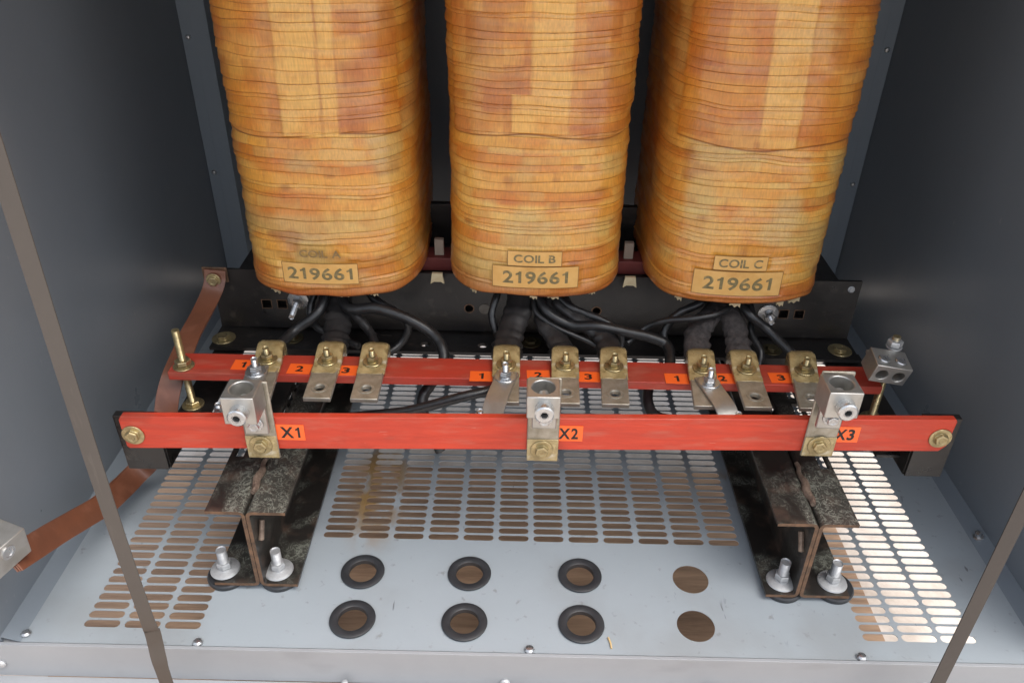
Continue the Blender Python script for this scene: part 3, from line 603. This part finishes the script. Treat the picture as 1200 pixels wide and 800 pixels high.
# ---- terminal tabs
rear=[-.3945,-.297,-.2255,-.0150,.0790,.1570,.2970,.3640,.4595]
front=[-.382,-.2935,-.2235,-.0140,.0760,.1490,.2850,.3595,.4405]
names=['left group, tab one, linked to the lug of X1','left group, middle tab with an open hole','left group, third tab with an open hole','centre group, tab one, with a bolted link strap','centre group, middle tab behind the lug of X2','centre group, third tab with a cross shaped hole','right group, tab one, with a bolted link strap','right group, middle tab with an open hole','right group, third tab behind the lug of X3']
for i,(xr,xf) in enumerate(zip(rear,front)):
    yr,yf=1.098,.958; k=(xr-xf)/(yr-yf); sh=Matrix(((1,k,0,xf-k*yf),(0,1,0,0),(0,0,1,0),(0,0,0,1)))
    mb=MB().box((-.0205,yf,.2712),(.0205,1.05,.2785),0,sh); 
    TB=build(mb,'terminal_tab',ALUD,TR,bevel=.0012,label=names[i])
    if i not in (0,3,6):
        hx_=xf+k*(.984-yf); ct=MB().lathe([(0,-.01),(.0078,-.01),(.0078,.0015),(.0078,.01),(0,.01)],24,0,T(hx_,.984,.2755)); cut(TB,ct)
        build(MB().ring([(.0080,0),(.0125,0),(.0120,.0008),(.0084,.0008)],28,0,T(hx_,.984,.2786)),'hole_boss',ALUD,TB)
    # resin coated end: side profile in (y,z) swept over the width
    prof=[(1.022,.2788),(1.05,.2800),(1.072,.2870),(1.088,.2905),(1.098,.2885),(1.107,.2800),(1.108,.268),(1.104,.258),(1.088,.257),(1.086,.2712),(1.03,.2712)]
    w_=MB(); n=9
    for a in range(n):
        u=-1+2*a/(n-1); hw=.0218
        for (y,z) in prof:
            ed=1-abs(u)**6*.12; zz=.2712+(z-.2712)*ed+random.uniform(-.0004,.0004); yy=1.03+(y-1.03)*(1-.05*abs(u)**4)+random.uniform(-.0006,.0006)
            w_.v.append((xf+k*(yy-yf)+u*hw*(1-.06*max(0,(yy-1.08)/.03)),yy,zz))
    m_=len(prof)
    for a in range(n-1):
        for b in range(m_):
            b2=(b+1)%m_; w_.f.append((a*m_+b,a*m_+b2,(a+1)*m_+b2,(a+1)*m_+b)); w_.m.append(0)
    w_.f.append(tuple(range(m_))[::-1]); w_.m.append(0); w_.f.append(tuple((n-1)*m_+b for b in range(m_))); w_.m.append(0)
    build(w_,'resin_coating',RESIN,TB,angle=50,bevel=.0015)
    yb_=1.053; xb=xf+k*(yb_-yf)
    build(fastener(T(xb,yb_,.2812)@RX(3),.0155,.0095,.007,.0048,.019),'bolt',BRASS if i%4 else MATS['yellow_zinc'],TB)

# ---- link straps
def ribbon(mb,pts,w,t,side=Vector((1,0,0)),sides=None,mi=0):
    pts=[Vector(p) for p in pts]; o=len(mb.v); N=len(pts)
    for i,p in enumerate(pts):
        tn=(pts[min(i+1,N-1)]-pts[max(i-1,0)]).normalized(); sd=sides[i] if sides else side
        sd=(sd-tn*sd.dot(tn)).normalized(); nn=tn.cross(sd).normalized()
        for a,b in ((-1,-1),(1,-1),(1,1),(-1,1)): mb.v.append(tuple(p+sd*(w/2*a)+nn*(t/2*b)))
    for i in range(N-1):
        for k in range(4):
            k2=(k+1)%4; mb.f.append((o+i*4+k,o+i*4+k2,o+(i+1)*4+k2,o+(i+1)*4+k)); mb.m.append(mi)
    mb.f.append((o+3,o+2,o+1,o)); mb.m.append(mi); q=o+(N-1)*4; mb.f.append((q,q+1,q+2,q+3)); mb.m.append(mi)
    return mb
for bx,by,ex,ey,lab in ((-.398,1.016,-.388,.932,'aluminium link strap running from the left group to the lug of X1'),(-.0155,1.016,-.034,.930,'aluminium link strap slanting left down behind the front bar'),(.296,1.012,.3136,.936,'aluminium link strap slanting right down behind the front bar')):
    d=Vector((ex-bx,ey-by,0)).normalized(); sd=Vector((-d.y,d.x,0)); B0=Vector((bx,by,.2808))
    pts=smoothpath([B0-d*.018,B0,B0+d*.018,B0+d*.056+Vector((0,0,-.0006)),(ex,ey,.2705)],4)
    LS=build(ribbon(MB(),pts,.033,.0032,sides=[sd]*len(pts)),'link_strap',ALU,TR,bevel=.001,label=lab,angle=50)
    build(fastener(T(bx,by,.2826),.0165,.0095,.0075,.005,.021),'bolt',ZINC,LS)
    sx=-1 if bx<0 else 1
    if True: build(fastener(T(ex+(-.016 if bx<0 else .014) - (.030 if bx<-.2 else 0),ey+.008,.262),.008,.0068,.006,.0045,.012),'bolt',ZINC,LS)

# ---- big lugs on the front bar
for xs,xb,zt,zbm,xt,zbolt,lab in ((-.364,-.3685,.3528,.309,-.3647,.2367,'single hole aluminium lug clamped at X1'),(.0414,.038,.365,.3298,.0414,.2339,'single hole aluminium lug clamped at X2, facing straight forward'),(.441,.4315,.3815,.3406,.437,.248,'single hole aluminium lug clamped at X3')):
    LG=build(MB().box((xb-.0222,.8545,zbm),(xb+.0222,.899,zt)),'cable_lug',ALU,TR,label=lab,bevel=.0013)
    tg=MB().box((xt-.017,.8916,zbm-.047),(xt+.017,.8988,zbm+.006))
    ct=MB().lathe([(0,-.028),(.0158,-.028),(.0158,.02),(0,.02)],36,0,T(xb,.878,zt)); ct.lathe([(0,-.03),(.0085,-.03),(.0085,.03),(0,.03)],24,0,T(xb+.001,.8545,(zt+zbm)/2)@RX(90)); cut(LG,ct)
    build(tg,'lug_tongue',ALU,LG,bevel=.0015)
    zc=(zt+zbm)/2-.001
    ss=MB().ring([(.0062,.012),(.0112,.012),(.0130,.0105),(.0130,-.010),(.0062,-.010)],30,0,T(xb+.001,.8516,zc)@RX(90)@RZ(10))
    ss.lathe([(0,.001),(.0063,.001),(.0063,-.006),(0,-.006)],24,1,T(xb+.001,.8516,zc)@RX(90)); ss.ring([(.0054,.0119),(.0064,.0119),(.0064,.003),(.0054,.003)],6,0,T(xb+.001,.8516,zc)@RX(90))
    build(ss,'set_screw',[ZINC,INK_AND_SHADE],LG)  # black disc paints the shade inside the hex socket
    build(hexbolt(T(xt,.8911,zbm-.028)@RX(90),.0118,.008,.008),'bolt',ZINC,LG,bevel=.0004)
    f=fpos(xs)
    st=build(MB().box((xs-.023,f.y-.0046,.2104 if xs<.3 else .2254),(xs+.023,f.y-.0003,zt-.006)),'lug_strap',ALUD,LG,bevel=.002)
    st2=MB().box((xs-.0225,f.y-.006,.2123 if xs<.3 else .2273),(xs+.0225,f.y-.0047,.2527 if xs<.3 else .262)); build(st2,'resin_coating',RESIN,LG,bevel=.0006)
    build(hexbolt(T(xs-.001,f.y-.0062,zbolt)@RX(90),.0165,.010,.0065),'bolt',BRASS,LG,bevel=.0004)
# ---- twin lug on the right stud
M0=T(.560,1.018,.3150)@RY(9)@RX(10)
LG=build(MB().box((-.0275,-.020,-.0165),(.0275,.020,.0165),0,M0),'twin_cable_lug',ALU,TR,label='small two hole aluminium lug tilted on the right hand stud',bevel=.001)
ct=MB()
for x in (-.013,.013): ct.lathe([(0,-.05),(.0090,-.05),(.0090,.05),(0,.05)],28,0,M0@T(x,0,-.001)@RX(90))
for x in (-.013,.013): ct.lathe([(0,0),(.0088,0),(.0088,.05),(0,.05)],28,0,M0@T(x,-.004,.004))
cut(LG,ct)
for x in (-.013,.013):
    build(MB().ring([(.0038,.0192),(.0075,.0192),(.0085,.018),(.0085,.006),(.0038,.006)],24,0,M0@T(x,-.004,0)).lathe([(0,.012),(.004,.012),(.004,.010),(0,.010)],12,0,M0@T(x,-.004,0)),'set_screw',ZINC,LG)
build(fastener(T(.577,1.046,.3335),.0,.0115,.009,.006,.016,mb=MB().lathe([(0,0),(.012,0),(.012,.002),(0,.002)],24,0,T(.577,1.046,.332)),spring=False),'nut',GALV,LG)
build(MB().box((-.020,.0195,-.008),(.028,.036,-.002),0,M0),'lug_tongue',ALU,LG,bevel=.001)

# ------------------------------------------------------------------ flexible leads (they move on their own)
def lead(pts,r,label,m,name='cable',cat='cable',flat=1.,group='black leads under the coils',wob=.10,k=7,fd=None):
    P=smoothpath(pts,k); n=len(P); rs=[r*(1+.16*((i*.37)%1.)-.08+random.uniform(-.05,.05)) if wob>.1 else r*(1+random.uniform(-.03,.03)) for i in range(n)]
    o=build(MB().tube(P,rs,14,0,flat=flat,flatdir=fd,wob=wob*.6),name,m,angle=80); return tag(o,label,cat,group)
lead([(-.307,1.22,.338),(-.290,1.18,.312),(-.273,1.165,.309),(-.235,1.16,.315),(-.184,1.15,.304),(-.142,1.14,.283),(-.122,1.12,.268),(-.119,1.095,.248),(-.136,1.07,.229),(-.149,1.05,.212),(-.143,1.03,.18),(-.12,1.02,.13)],.0092,'black cable arching right from the left coil and dropping behind the rear red bar',CABLE)
lead([(-.36,.992,.196),(-.298,1.0,.206),(-.244,1.0,.213),(-.177,1.0,.223),(-.136,1.0,.235),(-.083,1.003,.252),(-.030,1.02,.257),(.0,1.06,.25)],.0080,'black cable running left to right between the two red bars',CABLE)
lead([(.029,1.22,.340),(.040,1.19,.318),(.057,1.17,.304),(.093,1.16,.290),(.135,1.15,.295),(.185,1.15,.285),(.229,1.15,.274),(.254,1.14,.264),(.250,1.095,.252),(.222,1.08,.237),(.215,1.05,.214),(.232,1.02,.206),(.308,1.0,.212),(.37,1.0,.19)],.0088,'long black cable crossing right from the middle coil and looping between the red bars',CABLE)
lead([(.026,1.22,.340),(.028,1.19,.318),(.035,1.17,.304),(.071,1.15,.289),(.121,1.14,.271),(.152,1.12,.262)],.0042,'thin black cable slanting from the middle coil to its third tab',CABLE)
lead([(.377,1.23,.340),(.371,1.20,.322),(.338,1.16,.320),(.295,1.15,.314),(.249,1.16,.302),(.217,1.17,.28),(.187,1.15,.263)],.0055,'thin black cable swinging left from under the right coil',CABLE)
lead([(.370,1.23,.340),(.377,1.20,.322),(.392,1.17,.309),(.422,1.16,.288),(.455,1.12,.268)],.0080,'black cable slanting right from the right coil to its third tab',CABLE)
lead([(-.322,1.22,.338),(-.330,1.18,.305),(-.345,1.165,.290),(-.375,1.15,.272),(-.397,1.10,.265)],.0085,'black cable slanting left from the left coil to its first tab',CABLE)
lead([(-.301,1.22,.338),(-.290,1.19,.305),(-.262,1.165,.286),(-.240,1.14,.273),(-.2265,1.095,.266)],.0120,'black taped lead slanting right from the left coil to its third tab',TAPE,flat=.6,wob=.25)
for pts,r,lab in (
 ([(-.330,1.23,.338),(-.352,1.20,.300),(-.345,1.175,.272),(-.30,1.15,.262),(-.262,1.13,.258)],.0062,'thin black cable looping low behind the middle tab of the left coil'),
 ([(-.280,1.24,.338),(-.245,1.20,.312),(-.205,1.18,.296),(-.185,1.18,.270),(-.20,1.17,.238),(-.235,1.14,.228)],.0070,'black cable hooking down beside the third tab of the left coil'),
 ([(.045,1.23,.340),(.085,1.19,.312),(.115,1.178,.303),(.155,1.165,.292),(.180,1.16,.268),(.172,1.15,.235)],.0060,'thin black cable drooping over the leads of the middle coil'),
 ([(-.02,1.24,.340),(-.035,1.20,.318),(-.042,1.18,.292),(-.030,1.165,.262),(-.005,1.15,.240)],.0062,'thin black cable curling left of the first lead under the middle coil'),
 ([(.340,1.24,.338),(.315,1.20,.318),(.272,1.185,.300),(.252,1.175,.268),(.262,1.15,.240)],.0072,'black cable curling left of the braided leads under the right coil'),
 ([(.385,1.24,.338),(.402,1.20,.300),(.398,1.17,.276),(.410,1.14,.258),(.405,1.12,.235)],.0058,'thin black cable dropping between the second and third tab of the right coil')):
    lead(pts,r,lab,CABLE,wob=.2)
for pts,r,lab,m in (
 ([(-.312,1.24,.338),(-.306,1.21,.300),(-.302,1.17,.281),(-.299,1.13,.273),(-.297,1.095,.266)],.0215,'wide black sleeved lead dropping to the middle tab under the left coil',TAPE),
 ([(.012,1.25,.342),(.009,1.22,.314),(.000,1.18,.293),(-.012,1.14,.276),(-.015,1.095,.266)],.0235,'thick black taped lead dropping to the first tab under the middle coil',TAPE),
 ([(.048,1.25,.342),(.050,1.215,.306),(.053,1.17,.286),(.072,1.13,.272),(.079,1.095,.266)],.0200,'thick black taped lead dropping to the second tab under the middle coil',TAPE),
 ([(.060,1.26,.340),(.075,1.21,.306),(.115,1.175,.288),(.148,1.14,.276),(.157,1.095,.266)],.0200,'thick black taped lead slanting to the third tab under the middle coil',TAPE),
 ([(.362,1.25,.338),(.350,1.215,.304),(.322,1.18,.294),(.301,1.145,.284),(.297,1.095,.266)],.0210,'grey braided lead bending left to the first tab under the right coil',SLEEVE),
 ([(.362,1.26,.338),(.362,1.21,.306),(.365,1.17,.294),(.366,1.13,.280),(.364,1.095,.266)],.0205,'grey braided lead running straight to the second tab under the right coil',SLEEVE)):
    lead(pts,r*.62,lab,m,flat=1.65,wob=.28,fd=(0,.35,1),name='taped_lead')

# ------------------------------------------------------------------ brown laminated straps
def laminated(name,ctr,sides,w,label,n=3,t=.0022,k=6):
    root=thing(name,tuple(ctr[0]),label,'grounding strap')
    P=smoothpath(ctr,k); Sd=[Vector(s).normalized() for s in smoothpath(sides,k)]
    for a in range(n):
        pts=[]
        for i,p in enumerate(P):
            tn=(P[min(i+1,len(P)-1)]-P[max(i-1,0)]).normalized(); nn=tn.cross((Sd[i]-tn*Sd[i].dot(tn)).normalized()); pts.append(p+nn*(a-1)*(t+.0006)+Sd[i]*((a-1)*.0012))
        build(ribbon(MB(),pts,w,t,sides=Sd),'strap_layer',COPPER,root,bevel=.0006,angle=60)
    return root
g1=laminated('laminated_strap',[(-.531,1.256,.330),(-.533,1.251,.310),(-.538,1.235,.292),(-.545,1.200,.275),(-.547,1.14,.266),(-.547,1.10,.256),(-.551,1.060,.240),(-.556,1.035,.215),(-.560,1.020,.185),(-.568,1.015,.15),(-.60,1.03,.10),(-.632,1.045,.062),(-.645,1.035,.052),(-.652,1.0,.054),(-.656,.94,.070),(-.659,.88,.098),(-.657,.82,.130),(-.652,.765,.160),(-.648,.72,.185)],
  [(1,.1,0)]*9+[(1,.2,0),(1,.1,-.2),(.9,.1,-.5),(.75,0,-.7),(.6,-.1,-.8),(.6,-.1,-.8),(.6,-.1,-.8),(.6,-.1,-.8),(.6,-.1,-.8),(.6,-.1,-.8)],.036,
  'brown laminated strap from the clamp corner, curving past the red bars to the left')
build(MB().box((-.556,1.2605,.303),(-.512,1.2635,.332)),'end_plate',RUST,g1,bevel=.0008)
build(hexbolt(T(-.533,1.2475,.314)@RX(90),.013,.009,.006),'bolt',BRASS,g1,bevel=.0004)
# end lug with two set screws, by the left edge
M1=T(-.657,.722,.206)@RZ(-18)@RY(6)
LG=build(MB().box((-.045,-.030,-.020),(.022,.024,.024),0,M1),'strap_lug',ALU,None,bevel=.0012); tag(LG,'two screw aluminium lug at the free end of the brown strap by the left wall','cable lug')
for x,z in ((.0,-.004),(.012,.012)):
    ss=MB().ring([(.005,.0125),(.0088,.0125),(.0095,.0115),(.0095,-.004),(.005,-.004)],26,0,M1@T(x-.012,-.030,z-.003)@RX(90)).lathe([(0,.003),(.0052,.003),(.0052,0),(0,0)],20,0,M1@T(x-.012,-.030,z-.003)@RX(90)) if x==0 else MB().ring([(.006,.002),(.0095,.002),(.0095,-.004),(.006,-.004)],26,0,M1@T(.022,-.006,z-.003)@RY(90)).lathe([(0,.001),(.0062,.001),(.0062,0),(0,0)],20,0,M1@T(.022,-.006,z-.003)@RY(90))
    build(ss,'set_screw',ZINC,LG)
build(fastener(M1@T(-.024,-.006,-.026)@RY(78),.012,.0095,.008,.006,.022),'bolt',ZINC,LG)

# ------------------------------------------------------------------ steel bands hanging before the opening
pts=[(-.436,.66,1.32),(-.438,.66,1.1),(-.446,.66,.75),(-.4545,.66,.39),(-.4555,.66,.16),(-.4555,.662,.125),(-.457,.662,.10),(-.458,.66,.07),(-.459,.66,.02),(-.459,.66,-.258)]
sd=[(1,0,0)]*4+[(1,0,0),(.92,.4,0),(.85,.52,0),(.95,.3,0),(1,0,0),(1,0,0)]
P=smoothpath(pts,6); Sd=[Vector(s) for s in smoothpath(sd,6)]
tag(build(ribbon(MB(),P,.0185,.0012,sides=Sd),'steel_band',BAND,angle=60),'brown steel band hanging before the left of the opening, twisted near its foot','steel band','steel bands before the opening')
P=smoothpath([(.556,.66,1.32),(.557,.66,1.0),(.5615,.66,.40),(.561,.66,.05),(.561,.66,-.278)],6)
tag(build(ribbon(MB(),P,.022,.0012,side=Vector((1,.15,0))),'steel_band',mat('shaded_steel_band',(.042,.034,.03),.45,.2,0,8,.5,(.03,.025,.022),.1,60),angle=60),'straight steel band, darkened by painted shade, hanging before the right of the opening','steel band','steel bands before the opening')  # darker copy of the band steel, its shade put into the colour

# ------------------------------------------------------------------ light, sky, camera
wd=bpy.data.worlds.new('World'); S.world=wd; wd.use_nodes=True; nt=wd.node_tree
sky=nt.nodes.new('ShaderNodeTexSky'); sky.sky_type='NISHITA'; sky.sun_disc=False; sky.sun_elevation=rad(66); sky.sun_rotation=rad(118); sky.dust_density=3; sky.ozone_density=.4
bg=nt.nodes['Background']; bg.inputs[1].default_value=.15; hs=nt.nodes.new('ShaderNodeHueSaturation'); hs.inputs['Saturation'].default_value=.38; nt.links.new(sky.outputs[0],hs.inputs['Color']); nt.links.new(hs.outputs[0],bg.inputs[0])
sl=bpy.data.lights.new('sun','SUN'); sl.energy=1.1; sl.angle=rad(45); sl.color=(1,.95,.88); so=bpy.data.objects.new('sun',sl); COL.objects.link(so)
dirv=Vector((math.sin(rad(118))*math.cos(rad(66)),math.cos(rad(118))*math.cos(rad(66)),math.sin(rad(66))))
so.rotation_euler=dirv.to_track_quat('Z','Y').to_euler(); so.location=dirv*5
cd=bpy.data.cameras.new('camera'); cam=bpy.data.objects.new('camera',cd); COL.objects.link(cam); cd.sensor_width=36; cd.lens=28.5; cd.clip_start=.02; cd.clip_end=200
R=((0.9997856944863834,-0.02009138716192732,0.004990116460518791),(0.015056108451990851,0.5402485973949659,-0.8413707664347829),(0.014208402396535938,0.8412655877751577,0.5404353172458813))
cam.matrix_world=Matrix([[*R[0],0],[*R[1],0],[*R[2],1.0],[0,0,0,1]]); S.camera=cam
S.view_settings.view_transform='Standard'; S.view_settings.look='None'; S.view_settings.gamma=1; S.view_settings.exposure=1.1
